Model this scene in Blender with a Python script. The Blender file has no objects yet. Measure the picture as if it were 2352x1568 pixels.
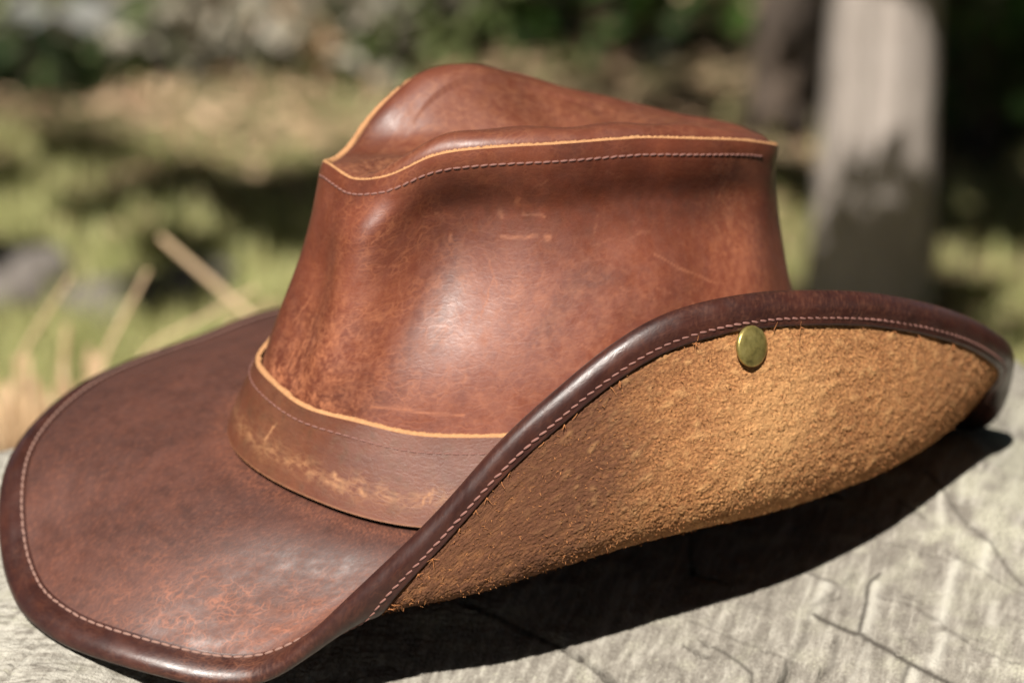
import bpy, math, random
import numpy as np

# ------------------------------------------------------------------ camera, light, exposure
SC = bpy.context.scene
COL = SC.collection
rad = math.radians

SUN_SHIFT = (0.19, 0.78)          # ground shadow offset per metre of height
cam_d = bpy.data.cameras.new("camera")
cam = bpy.data.objects.new("camera", cam_d)
COL.objects.link(cam)
cam.location = (-0.00439, -0.91907, 0.43970)
cam.rotation_euler = (rad(90 - 22), 0, 0)
cam_d.sensor_width = 36.0
cam_d.lens = 36.0 * 6600 / 2352
cam_d.clip_start = 0.02
cam_d.clip_end = 200
cam_d.dof.use_dof = True
cam_d.dof.focus_distance = 0.885
cam_d.dof.aperture_fstop = cam_d.lens / 13.0
cam_d.dof.aperture_blades = 0
SC.camera = cam

sdir = np.array([-SUN_SHIFT[0], -SUN_SHIFT[1], 1.0]); sdir /= np.linalg.norm(sdir)   # towards the sun
sun_el = math.asin(sdir[2]); sun_az = math.atan2(sdir[0], sdir[1])                   # az from +Y towards +X
W = bpy.data.worlds.new("World"); SC.world = W; W.use_nodes = True
nt = W.node_tree
bg = nt.nodes["Background"]
sky = nt.nodes.new("ShaderNodeTexSky"); sky.sky_type = 'NISHITA'; sky.sun_disc = False
sky.sun_elevation = sun_el; sky.sun_rotation = sun_az
nt.links.new(sky.outputs[0], bg.inputs[0]); bg.inputs[1].default_value = 0.05

sun_d = bpy.data.lights.new("sun", 'SUN'); sun_d.energy = 5.0; sun_d.angle = rad(0.53)
sun_d.color = (1.0, 0.94, 0.86)
sun = bpy.data.objects.new("sun", sun_d); COL.objects.link(sun)
sun.rotation_euler = (math.acos(sdir[2]), 0, math.atan2(sdir[1], sdir[0]) + math.pi / 2)
sun.location = tuple(3 * sdir)

SC.view_settings.view_transform = 'Standard'; SC.view_settings.look = 'None'
SC.view_settings.gamma = 1.0; SC.view_settings.use_curve_mapping = False
SC.view_settings.exposure = 0.95

RNG = np.random.default_rng(7)

# ------------------------------------------------------------------ helpers
def tag(o, label=None, cat=None, group=None, kind=None):
    if label: o["label"] = label
    if cat: o["category"] = cat
    if group: o["group"] = group
    if kind: o["kind"] = kind
    return o

def empty(name, loc=(0, 0, 0)):
    o = bpy.data.objects.new(name, None); COL.objects.link(o); o.location = loc; o.empty_display_size = .05
    return o

def mesh_np(name, V, Q, mat, parent=None, smooth=True, uv=None, attrs=None, tri=False):
    """V (n,3), Q (m,4) or (m,3) index arrays -> one linked mesh object"""
    k = Q.shape[1]
    me = bpy.data.meshes.new(name)
    me.vertices.add(len(V)); me.vertices.foreach_set("co", np.ascontiguousarray(V, np.float32).ravel())
    me.loops.add(Q.size); me.loops.foreach_set("vertex_index", np.ascontiguousarray(Q, np.int32).ravel())
    me.polygons.add(len(Q)); me.polygons.foreach_set("loop_start", np.arange(0, Q.size, k, dtype=np.int32))
    me.update(calc_edges=True)
    me.polygons.foreach_set("use_smooth", np.full(len(Q), smooth, bool))
    if uv is not None:
        l = me.uv_layers.new(name="UVMap"); l.data.foreach_set("uv", np.ascontiguousarray(uv[Q.ravel()], np.float32).ravel())
    for n, a in (attrs or {}).items():
        at = me.attributes.new(n, 'FLOAT', 'POINT'); at.data.foreach_set("value", np.ascontiguousarray(a, np.float32).ravel())
    me.validate()
    o = bpy.data.objects.new(name, me); COL.objects.link(o)
    if mat: me.materials.append(mat)
    if parent: o.parent = parent
    return o

def grid_quads(nu, nv, closed_u=True, flip=False):
    """grid index [u*nv + v]"""
    U = np.arange(nu if closed_u else nu - 1); Vv = np.arange(nv - 1)
    u, v = np.meshgrid(U, Vv, indexing='ij'); u2 = (u + 1) % nu
    q = np.stack([u * nv + v, u2 * nv + v, u2 * nv + v + 1, u * nv + v + 1], -1).reshape(-1, 4)
    return q[:, ::-1] if flip else q

def grid_normals(P, closed_u=True):
    if closed_u: du = np.roll(P, -1, 0) - np.roll(P, 1, 0)
    else: du = np.gradient(P, axis=0)
    dv = np.gradient(P, axis=1)
    n = np.cross(du, dv)
    return n / np.maximum(np.linalg.norm(n, axis=2, keepdims=True), 1e-12)

def per(knots, sm=4.0):
    """periodic smooth function of degrees through (deg, value) knots"""
    k = np.array(sorted(knots), float)
    x = np.r_[k[:, 0] - 360, k[:, 0], k[:, 0] + 360]; y = np.tile(k[:, 1], 3)
    g = np.arange(-180, 180, 0.5)
    # pchip
    h = np.diff(x); d = np.diff(y) / h
    m = np.zeros_like(y)
    for i in range(1, len(x) - 1):
        if d[i - 1] * d[i] > 0:
            w1 = 2 * h[i] + h[i - 1]; w2 = h[i] + 2 * h[i - 1]
            m[i] = (w1 + w2) / (w1 / d[i - 1] + w2 / d[i])
    i = np.clip(np.searchsorted(x, g, 'right') - 1, 0, len(h) - 1)
    t = (g - x[i]) / h[i]
    v = (2*t**3-3*t**2+1)*y[i] + (t**3-2*t**2+t)*h[i]*m[i] + (-2*t**3+3*t**2)*y[i+1] + (t**3-t**2)*h[i]*m[i+1]
    if sm > 0:
        kk = np.arange(-60, 61) * 0.5; w = np.exp(-kk**2 / (2 * sm**2)); w /= w.sum()
        v = np.convolve(np.r_[v[-60:], v, v[:60]], w, 'valid')
    gx = np.r_[g, 180.0]; vx = np.r_[v, v[0]]
    return lambda deg: np.interp((np.asarray(deg) + 180) % 360 - 180, gx, vx)

def ss(a, b, x):
    t = np.clip((x - a) / (b - a), 0, 1); return t * t * (3 - 2 * t)

def fft_noise(nu, nv, du, dv, wl_lo, wl_hi, rng, aniso=1.0):
    """band-pass noise on a regular grid (du,dv spacing in m), wavelengths between wl_lo and wl_hi, unit variance"""
    fu = np.fft.fftfreq(nu, du)[:, None] * aniso; fv = np.fft.rfftfreq(nv, dv)[None]
    f = np.sqrt(fu**2 + fv**2) + 1e-9
    amp = np.exp(-(np.log(f * math.sqrt(wl_lo * wl_hi)))**2 / (2 * (0.5 * math.log(wl_hi / wl_lo))**2))
    s = np.fft.rfft2(rng.standard_normal((nu, nv))) * amp
    n = np.fft.irfft2(s, s=(nu, nv))
    return n / n.std()

def tube(path, r, nseg=6, closed=False, cap=True):
    """tube vertices and quads round a polyline; r scalar or per point"""
    path = np.asarray(path, float); n = len(path); r = np.broadcast_to(np.asarray(r, float), (n,))
    t = np.gradient(path, axis=0); t /= np.linalg.norm(t, axis=1, keepdims=True) + 1e-12
    ref = np.array([0, 0, 1.0]) if abs(t[0, 2]) < .9 else np.array([1.0, 0, 0])
    a = np.cross(t, ref); a /= np.linalg.norm(a, axis=1, keepdims=True) + 1e-12; b = np.cross(t, a)
    ph = np.linspace(0, 2 * np.pi, nseg, endpoint=False)
    V = path[:, None] + r[:, None, None] * (np.cos(ph)[None, :, None] * a[:, None] + np.sin(ph)[None, :, None] * b[:, None])
    Q = []
    for i in range(n - 1):
        for j in range(nseg):
            k = (j + 1) % nseg
            Q.append((i*nseg+j, i*nseg+k, (i+1)*nseg+k, (i+1)*nseg+j))
    return V.reshape(-1, 3), np.array(Q)

def join_q(parts):
    Vs, Qs, o = [], [], 0
    for V, Q in parts: Vs.append(V); Qs.append(Q + o); o += len(V)
    return np.concatenate(Vs), np.concatenate(Qs)

# ------------------------------------------------------------------ node material helper
class M:
    def __init__(s, name, rough=.5, spec=.5):
        s.m = bpy.data.materials.new(name); s.m.use_nodes = True
        s.t = s.m.node_tree; s.b = s.t.nodes["Principled BSDF"]
        s.b.inputs["Roughness"].default_value = rough
        s.b.inputs["Specular IOR Level"].default_value = spec
    def n(s, typ, **kw):
        x = s.t.nodes.new(typ)
        for k, v in kw.items(): setattr(x, k, v)
        return x
    def l(s, a, b): s.t.links.new(a, b)
    def uv(s): return s.n("ShaderNodeUVMap").outputs[0]
    def obj(s): return s.n("ShaderNodeTexCoord").outputs["Object"]
    def attr(s, name): return s.n("ShaderNodeAttribute", attribute_name=name).outputs["Fac"]
    def scale(s, vec, sc):
        x = s.n("ShaderNodeMapping"); s.l(vec, x.inputs[0]); x.inputs[3].default_value = sc; return x.outputs[0]
    def noise(s, vec, sc, det=4, rough=.55, dist=0.0):
        x = s.n("ShaderNodeTexNoise"); s.l(vec, x.inputs["Vector"])
        x.inputs["Scale"].default_value = sc; x.inputs["Detail"].default_value = det
        x.inputs["Roughness"].default_value = rough; x.inputs["Distortion"].default_value = dist
        return x.outputs[0]
    def voro(s, vec, sc, feature='DISTANCE_TO_EDGE', rnd=1.0):
        x = s.n("ShaderNodeTexVoronoi", feature=feature); s.l(vec, x.inputs["Vector"])
        x.inputs["Scale"].default_value = sc; x.inputs["Randomness"].default_value = rnd
        return x.outputs[0]
    def ramp(s, f, stops, interp='LINEAR'):
        x = s.n("ShaderNodeValToRGB"); s.l(f, x.inputs[0]); e = x.color_ramp.elements
        x.color_ramp.interpolation = interp
        while len(e) < len(stops): e.new(.5)
        for i, (p, c) in enumerate(stops):
            e[i].position = p; e[i].color = (*c, 1) if len(c) == 3 else c
        return x.outputs[0]
    def rng(s, f, a, b, c=0., d=1.):
        x = s.n("ShaderNodeMapRange"); s.l(f, x.inputs[0])
        for i, v in enumerate((a, b, c, d)): x.inputs[i + 1].default_value = v
        return x.outputs[0]
    def mix(s, f, a, b, mode='MIX'):
        x = s.n("ShaderNodeMix", data_type='RGBA', blend_type=mode)
        for sock, v in ((x.inputs[0], f), (x.inputs[6], a), (x.inputs[7], b)):
            if hasattr(v, 'node'): s.l(v, sock)
            else: sock.default_value = v if not isinstance(v, tuple) else (*v, 1)
        return x.outputs[2]
    def math(s, op, a, b=0.0):
        x = s.n("ShaderNodeMath", operation=op)
        for sock, v in ((x.inputs[0], a), (x.inputs[1], b)):
            if hasattr(v, 'node'): s.l(v, sock)
            else: sock.default_value = v
        return x.outputs[0]
    def bump(s, h, dist, strength=1.0, prev=None):
        x = s.n("ShaderNodeBump"); s.l(h, x.inputs["Height"]); x.inputs["Distance"].default_value = dist
        x.inputs["Strength"].default_value = strength
        if prev is not None: s.l(prev, x.inputs["Normal"])
        return x.outputs[0]
    def col(s, c):
        if hasattr(c, 'node'): s.l(c, s.b.inputs["Base Color"])
        else: s.b.inputs["Base Color"].default_value = (*c, 1)
        return s
    def nrm(s, n): s.l(n, s.b.inputs["Normal"]); return s
    def rgh(s, r): s.l(r, s.b.inputs["Roughness"]); return s

def simple(name, c, rough=.6, spec=.4, var=.25, sc=300):
    m = M(name, rough, spec); f = m.noise(m.obj(), sc, 3)
    m.col(m.mix(f, tuple(x * (1 - var) for x in c), tuple(min(1, x * (1 + var)) for x in c)))
    return m.m

# leather: uv in metres (x = along the edge, y = across)
def leather(name, dark, mid, light, tan, rough=.42, spec=.5, stretch=(1, 1, 1), mott=22, coat=0.0, bs=1.0):
    m = M(name, rough, spec)
    uv = m.uv(); st = m.scale(uv, stretch)
    big = m.noise(uv, mott, 4, .6, .6); fine = m.noise(st, 420, 4, .6); speck = m.noise(uv, 1500, 2, .6)
    base = m.ramp(big, [(.22, dark), (.5, mid), (.78, light)])
    base = m.mix(m.rng(fine, .35, .7, 0, .35), base, m.mix(.5, base, light))
    base = m.mix(m.rng(speck, .5, .75, 0, .35), base, dark)
    # fine creases, visible where the 'crease' attribute asks for them
    warp = m.n("ShaderNodeVectorMath", operation='ADD')
    nn = m.n("ShaderNodeTexNoise"); m.l(uv, nn.inputs["Vector"]); nn.inputs["Scale"].default_value = 160
    sc2 = m.n("ShaderNodeVectorMath", operation='SCALE'); m.l(nn.outputs["Color"], sc2.inputs[0]); sc2.inputs[3].default_value = .006
    m.l(st, warp.inputs[0]); m.l(sc2.outputs[0], warp.inputs[1])
    ve = m.voro(warp.outputs[0], 330); ve2 = m.voro(warp.outputs[0], 800)
    crk = m.math('MAXIMUM', m.rng(ve, .0, .10, 1, 0), m.math('MULTIPLY', m.rng(ve2, .0, .16, 1, 0), .5))
    cr = m.math('MULTIPLY', crk, m.attr("crease"))
    cr = m.math('MULTIPLY', cr, m.rng(m.noise(uv, 120, 2), .38, .62, .15, 1))
    base = m.mix(m.math('MULTIPLY', cr, .8), base, tan)
    # scuffs and rubbed places
    wear = m.attr("wear")
    w2 = m.math('MULTIPLY', wear, m.rng(m.noise(st, 700, 3, .7), .25, .6, .25, 1))
    base = m.mix(w2, base, tan)
    base = m.mix(m.attr("stain_shade"), base, tuple(x * .42 for x in dark))
    m.col(base)
    h = m.math('SUBTRACT', m.noise(st, 1100, 4, .65), m.math('MULTIPLY', crk, .35))
    nb = m.bump(h, .00022, .55 * bs)
    nb = m.bump(m.noise(uv, 60, 2), .0010, .12 * bs, nb)
    m.nrm(nb)
    rv = m.rng(m.noise(uv, 130, 4, .65), .3, .7, rough - .09, rough + .14)
    rv = m.math('ADD', rv, m.math('MULTIPLY', wear, .25))
    m.rgh(rv)
    if coat: m.b.inputs["Coat Weight"].default_value = coat; m.b.inputs["Coat Roughness"].default_value = .30; m.l(nb, m.b.inputs["Coat Normal"])
    return m.m

MAT = {}
MAT['wall'] = leather("crown_leather", (.046, .0125, .0075), (.120, .0300, .0150), (.195, .056, .028), (.34, .122, .055), .46, .5, (.35, 1, 1), bs=.42, coat=.14)
MAT['top'] = leather("crown_top_leather", (.050, .0155, .0095), (.105, .030, .0165), (.158, .050, .028), (.36, .15, .07), .46, .45, (.5, 1, 1), bs=.4)
MAT['brim'] = leather("brim_leather", (.036, .0155, .0125), (.060, .025, .019), (.098, .038, .027), (.29, .098, .048), .54, .38, (1, .5, 1), bs=.4)
MAT['bind'] = leather("binding_leather", (.017, .0066, .0060), (.030, .0105, .0085), (.056, .018, .012), (.18, .068, .036), .36, .45, (.35, 1, 1), 60, bs=.3)
MAT['band'] = leather("band_leather", (.044, .0140, .0088), (.098, .0295, .0155), (.150, .048, .024), (.38, .185, .085), .46, .45, (.4, 1, 1), bs=.5)

def suede():
    m = M("suede", .9, .15)
    uv = m.uv()
    big = m.noise(uv, 26, 3, .6, .4); mid = m.noise(uv, 230, 4, .7); fine = m.noise(uv, 1300, 3, .7)
    base = m.ramp(big, [(.25, (.31, .128, .047)), (.5, (.47, .208, .074)), (.75, (.58, .29, .112))])
    base = m.mix(m.rng(m.attr("nap"), -1.0, 1.2, 0, 1), m.mix(.6, base, (.12, .042, .02)), m.mix(.25, base, (.62, .33, .14)))
    base = m.mix(m.rng(mid, .42, .68, 0, .45), base, (.16, .06, .026))
    base = m.mix(m.rng(fine, .5, .75, 0, .5), base, (.55, .29, .11))
    base = m.mix(m.math('MULTIPLY', m.attr("stain_shade"), .90), base, (.075, .029, .017))
    base = m.mix(m.math('MULTIPLY', m.attr("rubbed"), .6), base, (.62, .345, .145))
    m.col(base)
    h = m.math('ADD', m.noise(uv, 1100, 4, .7), m.math('MULTIPLY', m.noise(uv, 2600, 2, .6), .5))
    m.nrm(m.bump(h, .0007, 1.0))
    m.b.inputs["Sheen Weight"].default_value = .12
    m.b.inputs["Sheen Tint"].default_value = (.9, .6, .35, 1)
    return m.m
MAT['suede'] = suede()
MAT['raw'] = simple("raw_leather_edge", (.36, .185, .085), .85, .2, .35, 900)
MAT['thread'] = simple("thread", (.19, .092, .075), .75, .25, .3, 1500)
MAT['thread_pale'] = simple("pale_thread", (.215, .125, .100), .8, .2, .2, 1500)
MAT['fuzz'] = simple("suede_fuzz", (.27, .115, .046), .95, .05, .5, 700)
MAT['fray'] = simple("frayed_fibre", (.34, .14, .055), .9, .1, .3, 900)

def brass():
    m = M("old_brass", .34, .5); m.b.inputs["Metallic"].default_value = .75
    f = m.noise(m.obj(), 400, 4, .6)
    m.col(m.ramp(f, [(.3, (.20, .165, .055)), (.55, (.38, .31, .10)), (.75, (.48, .40, .15))]))
    m.rgh(m.rng(m.noise(m.obj(), 900, 3), .3, .7, .30, .46))
    return m.m
MAT['brass'] = brass()

# ================================================================== THE HAT
PSI = rad(25)
HU = np.array([-math.cos(PSI), -math.sin(PSI), 0.0])      # towards the front of the hat
HV = np.array([math.sin(PSI), -math.cos(PSI), 0.0])       # towards the folded side
HZ = np.array([0, 0, 1.0])

def ss(a, b, x):
    t = np.clip((x - a) / (b - a), 0, 1); return t * t * (3 - 2 * t)
def plan(th, cx, cy, a, b, bf, e=0.0, n=2.0):
    c, s = np.cos(th), np.sin(th)
    if isinstance(n, tuple): n = n[1] + (n[0] - n[1]) * ss(-.35, .35, c)
    C = np.sign(c) * np.abs(c) ** (2 / n); S = np.sign(s) * np.abs(s) ** (2 / n)
    bb = np.where(s > 0, b, bf)
    X = np.zeros(np.shape(th) + (3,))
    X += np.array([cx, cy, 0]) + (a * C)[..., None] * HU + (bb * S * (1 - e * c))[..., None] * HV
    return X

base_z = per([(-20, .0465), (0, .0458), (10, .0450), (18, .0438), (27, .0423), (35, .0400), (41, .0386), (51, .0370), (75, .0375), (95, .039),
              (135, .042), (180, .042), (-135, .045), (-90, .048), (-50, .048)])
SEAM_K = [(-75, .1549), (-72, .1545), (-67, .1524), (-61.6, .1488), (-57, .1456), (-51, .1416), (-44, .1356), (-34, .1340), (-18, .1372), (0, .1411), (8, .1409), (20, .1430),
              (30, .1456), (38, .1490), (45, .1520), (58, .1543), (69, .1552), (79, .1548), (87, .1542), (95, .1526), (108, .1494),
              (125, .1444), (143, .1378), (155, .1338), (180, .1285), (-150, .128), (-131, .1315), (-114, .1380), (-100, .1430), (-93, .1465), (-85, .1520)]
seam_z = per(SEAM_K, 3); seam_z_soft = per(SEAM_K, 14)
rim_z = per([(-75, .034), (-64, .0316), (-45, .0332), (-32, .0315), (-22, .029), (-14, .022), (-6, .0125), (2, .0080), (10, .0062), (17, .0045), (26, .0030), (34, .0008),
             (40, -.0012), (44, -.001), (48, .0030), (52, .0125), (56, .0255), (60, .0365), (63, .0448), (67.5, .0585), (73, .0775), (78.6, .0920),
             (84, .1040), (90, .1118), (95, .1132), (100, .1125), (104, .1105), (112.5, .1045), (121, .0955), (130, .084), (140, .0695),
             (151, .0535), (160, .036), (168, .0185), (178, .004), (-170, -.001), (-150, .004), (-125, .018), (-100, .030)], 1.6)

def base_ring(th, grow=0.0):
    P = plan(th, .0015, 0, .1075 + grow + .007 * (1 - np.cos(th)) / 2, .0825 + grow, .0825 + grow, .06); P[..., 2] = base_z(np.degrees(th)); return P
def seam_ring(th):
    P = plan(th, .014, .006, np.where(np.cos(th) > 0, .0835, .0765), .0468, .0468, 0, (2.6, 2.1)); deg = np.degrees(th)
    pin = np.exp(-(wrap(deg - 50) / 13) ** 2 / 2)             # the pinch beside the front ridge bends the seam as well
    P = P - HV * (.0022 * pin)[..., None]; P[..., 2] = seam_z(deg) + .0008 * pin; return P
def rim_ring(th):
    P = plan(th, .0025, .004, .1875, .0985, .1465); P[..., 2] = rim_z(np.degrees(th)); return P

def theta_samples(*segs):
    """segs = (deg, samples up to the next deg); closes after 360 degrees"""
    out = []
    for i, (a, n) in enumerate(segs):
        b = segs[i + 1][0] if i + 1 < len(segs) else segs[0][0] + 360
        out.append(np.linspace(a, b, n, endpoint=False))
    return np.radians(np.concatenate(out))

def wrap(d): return (d + 180) % 360 - 180

def planar_normal(f, th):
    d = f(th + 1e-3) - f(th - 1e-3); n = np.stack([d[..., 1], -d[..., 0], np.zeros_like(d[..., 0])], -1)
    n /= np.linalg.norm(n, axis=-1, keepdims=True)
    c = np.array([.0015, 0, 0]); sgn = np.sign(((f(th) - c) * n)[..., :2].sum(-1))
    return n * sgn[..., None]

# -------- crown wall: t = 0 at the brim, 1 at the upper seam
conc = per([(-180, .85), (-120, .5), (-60, .2), (-15, -.10), (6, .02), (32, .46), (60, .46), (90, .34), (115, .38), (130, .65), (150, 1.0), (170, 1.0)], 8)
def wall_point(th, t):
    th, t = np.broadcast_arrays(th, t)
    B = base_ring(th, -.0035); S = seam_ring(th); deg = np.degrees(th)
    k = conc(deg)
    g = t + k * (t * (1 - t))                                  # how quickly the plan draws in
    P = B * (1 - g[..., None]) + S * g[..., None]
    P[..., 2] = B[..., 2] * (1 - t) + S[..., 2] * t
    n = planar_normal(seam_ring, th)
    off = np.zeros_like(t)
    def dent(th0, t0, st, sv, depth, skew=0.0):
        d = wrap(deg - th0 - skew * (t - t0))
        return -depth * np.exp(-(d / st) ** 2 / 2 - ((t - t0) / sv) ** 2 / 2)
    off += dent(53, .68, 15, .21, .0105, -10)                  # near pinch beside the front ridge
    off += dent(-24, .50, 9, .26, .0050)                       # far pinch
    off += dent(107, .77, 24, .12, .0068)
    off += dent(80, .84, 30, .08, .0016)
    off += dent(62, .20, 30, .10, .0012)
    off += .0030 * np.exp(-(wrap(deg - 96) / 30) ** 2 / 2 - ((t - .46) / .18) ** 2 / 2)
    off += .0068 * np.exp(-(wrap(deg - 23) / 8) ** 2 / 2) * ss(.06, .45, t) * (1 - .7 * ss(.85, 1, t)) # front ridge
    off -= .0024 * np.exp(-(wrap(deg - 6) / 7) ** 2 / 2) * ss(.25, .5, t) * (1 - ss(.62, .9, t))
    off *= 1 - ss(.80, 1.0, t)
    off += .0006 * ss(.90, .985, t)                            # seam flange leans out
    off += .0006 * np.sin(th * 5 + t * 7) * np.sin(np.pi * t) + .0004 * np.sin(th * 11 - t * 9 + 1) * np.sin(np.pi * t)
    return P + off[..., None] * n

def seg_dist(S, T, a, b):
    """distance of (S,T) in metres to the segment a-b"""
    a = np.array(a); b = np.array(b); d = b - a; L = d @ d + 1e-12
    k = np.clip(((S - a[0]) * d[0] + (T - a[1]) * d[1]) / L, 0, 1)
    return np.hypot(S - a[0] - k * d[0], T - a[1] - k * d[1])

hat = empty("leather_hat", (0, 0, -.006))
tag(hat, "brown leather outback hat with one brim side snapped up, lying on the cut stump", "hat")
OFF = np.array([0, 0, .006])      # parts are given in world coordinates; the empty stands on the wood
def hat_mesh(name, V, Q, mat, parent=None, **kw):
    o = mesh_np(name, np.asarray(V) + OFF, Q, mat, parent or hat, **kw)
    return o

def arc_uv(P):
    """metric uv for a (nu,nv,3) grid"""
    du = np.linalg.norm(np.diff(P, axis=0, append=P[:1]), axis=2).mean(1); s = np.r_[0, np.cumsum(du)[:-1]]
    dv = np.linalg.norm(np.diff(P, axis=1), axis=2).mean(0); t = np.r_[0, np.cumsum(dv)]
    S, T = np.meshgrid(s, t, indexing='ij'); return S, T

TH = theta_samples((-60, 620), (150, 160))
tt = np.linspace(0, 1, 190)
Pw = wall_point(TH[:, None], tt[None])
S, T = arc_uv(Pw)
deg = np.degrees(TH)[:, None] + 0 * T; tg = tt[None] + 0 * deg
cre = .25 + .75 * np.exp(-(wrap(deg - 22) / 14) ** 2 / 2) * ss(.25, .5, tg) + .5 * np.exp(-(wrap(deg - 45) / 20) ** 2 / 2)
cre += .6 * np.exp(-(wrap(deg - 128) / 10) ** 2 / 2)
cre = np.clip(cre, 0, 1) * .5
nz = fft_noise(*T.shape, .0006, .0006, .006, .03, RNG); nz2 = fft_noise(*T.shape, .0006, .0006, .0015, .006, RNG)
wear = .0 * T
wear += .42 * np.exp(-(wrap(deg - 5) / 10) ** 2 / 2) * np.exp(-((tg - .33) / .16) ** 2 / 2)
wear += .45 * np.exp(-(wrap(deg - 21) / 9) ** 2 / 2) * np.exp(-((tg - .45) / .13) ** 2 / 2)
wear += .40 * np.exp(-(wrap(deg - 124) / 9) ** 2 / 2) * np.exp(-((tg - .72) / .2) ** 2 / 2)
wear += .50 * np.exp(-((tg - .285) / .03) ** 2 / 2) * ss(-30, 0, deg) * (1 - ss(20, 45, deg))
wear += .22 * np.exp(-(wrap(deg - 70) / 30) ** 2 / 2) * np.exp(-((tg - .5) / .2) ** 2 / 2)
wear *= .80 * np.clip(.6 + .45 * nz + .35 * nz2, 0, 1.6)
stain_shade = .42 * np.exp(-(wrap(deg - 58) / 18) ** 2 / 2) * np.exp(-((tg - .84) / .10) ** 2 / 2)  # dents and pinches darkened: their shade painted into the leather colour
stain_shade += .5 * np.exp(-(wrap(deg - 108) / 22) ** 2 / 2) * np.exp(-((tg - .80) / .07) ** 2 / 2)
stain_shade += .25 * np.exp(-(wrap(deg + 20) / 10) ** 2 / 2) * np.exp(-((tg - .42) / .2) ** 2 / 2)
stain_shade *= 1.15 * np.clip(.85 + .12 * nz, 0, 1.2)
WALL = dict(P=Pw, S=S, T=T, deg=np.degrees(TH), tt=tt)
# scuffs: list of (deg0,t0, deg1,t1, half width mm, strength)
SCUFF = [(65.5, .735, 74.5, .735, .45, 1.0), (76, .735, 76.4, .73, .9, 1.0), (71, .80, 76, .79, .35, .8), (65, .80, 66, .79, .8, .7), (52, .735, 52.6, .73, .6, .6),
         (16, .13, 16, .34, .25, .5), (18, .33, 17, .5, .25, .6), (8, .36, 8, .44, .6, .8), (5, .33, 5.2, .40, .9, .7), (0, .45, 4, .58, .4, .6), (35, .30, 58, .285, .3, .8), (62, .69, 65, .60, .3, .5),
         (61, .53, 64, .63, .25, .6), (96, .66, 112, .57, .35, .5), (80, .46, 92, .36, .3, .45), (70, .84, 69, .83, .5, .5), (120, .80, 122, .86, .8, .7), (104, .53, 105.5, .50, .3, .6),
         (84, .70, 95, .72, .25, .35), (40, .55, 37, .66, .2, .4), (30, .72, 36, .70, .2, .4), (27, .80, 33, .835, .25, .5), (89, .30, 99, .23, .3, .4), (106, .32, 109, .30, .6, .5), (114, .42, 116, .44, .6, .5)]
def draw_scuffs(wear, lst, S, T, degs, tts, rng):
    ds = lambda d: np.interp(d, degs[:620] if len(degs) > 620 else degs, S[:620, 0] if len(degs) > 620 else S[:, 0])
    for d0, t0, d1, t1, w, k in lst:
        a = (ds(d0), np.interp(t0, tts, T[0])); b = (ds(d1), np.interp(t1, tts, T[0]))
        n = 6; pts = [(a[0] + (b[0] - a[0]) * i / n, a[1] + (b[1] - a[1]) * i / n) for i in range(n + 1)]
        pts = [(p[0] + rng.normal(0, .00025), p[1] + rng.normal(0, .00035)) for p in pts]
        for i in range(n):
            ww = w * 1e-3 * (.6 + .6 * rng.random())
            lo, hi = min(pts[i][0], pts[i+1][0]) - 4e-3, max(pts[i][0], pts[i+1][0]) + 4e-3
            ii = np.where((S[:, 0] > lo) & (S[:, 0] < hi))[0]
            if len(ii) == 0: continue
            sl = slice(ii.min(), ii.max() + 1)
            d = seg_dist(S[sl], T[sl], pts[i], pts[i + 1])
            wear[sl] = np.maximum(wear[sl], k * np.exp(-(d / ww) ** 2))
draw_scuffs(wear, SCUFF, S, T, np.degrees(TH), tt, RNG)
for _ in range(70):                                        # many faint small scratches
    d0 = RNG.uniform(-20, 140); t0 = RNG.uniform(.3, .93); a = RNG.uniform(-4, 4); b = RNG.uniform(-.05, .05)
    draw_scuffs(wear, [(d0, t0, d0 + a, t0 + b, RNG.uniform(.12, .3), RNG.uniform(.15, .45))], S, T, np.degrees(TH), tt, RNG)
wall = hat_mesh("crown_wall", Pw.reshape(-1, 3), grid_quads(len(TH), len(tt)), MAT['wall'],
                uv=np.c_[S.ravel(), T.ravel()], attrs=dict(crease=cre, wear=np.clip(wear, 0, 1), stain_shade=np.clip(stain_shade, 0, 1)))

# raw cut edge on top of the wall
Nw = grid_normals(Pw)
edge_w = .0017 + .0004 * np.interp(np.arange(len(TH)), np.arange(0, len(TH), 9), RNG.standard_normal(len(range(0, len(TH), 9))))
edge_w = np.clip(edge_w, .0012, .0032)
out = Pw[:, -1]; inn = out - Nw[:, -1] * np.sign((Nw[:, -1] * planar_normal(seam_ring, TH)).sum(1))[:, None] * edge_w[:, None]
prof = []
for f, dz in ((0, -.0003), (.08, .0002), (.35, .0006), (.7, .0006), (1.0, .0002), (1.05, -.0030)):
    p = out * (1 - f) + inn * f; p = p.copy(); p[:, 2] += dz + .00018 * RNG.standard_normal(len(TH)) * (0 < f < 1)
    prof.append(p)
Pe = np.stack(prof, 1)
hat_mesh("raw_edge", Pe.reshape(-1, 3), grid_quads(len(TH), len(prof)), MAT['raw'], wall)

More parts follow.
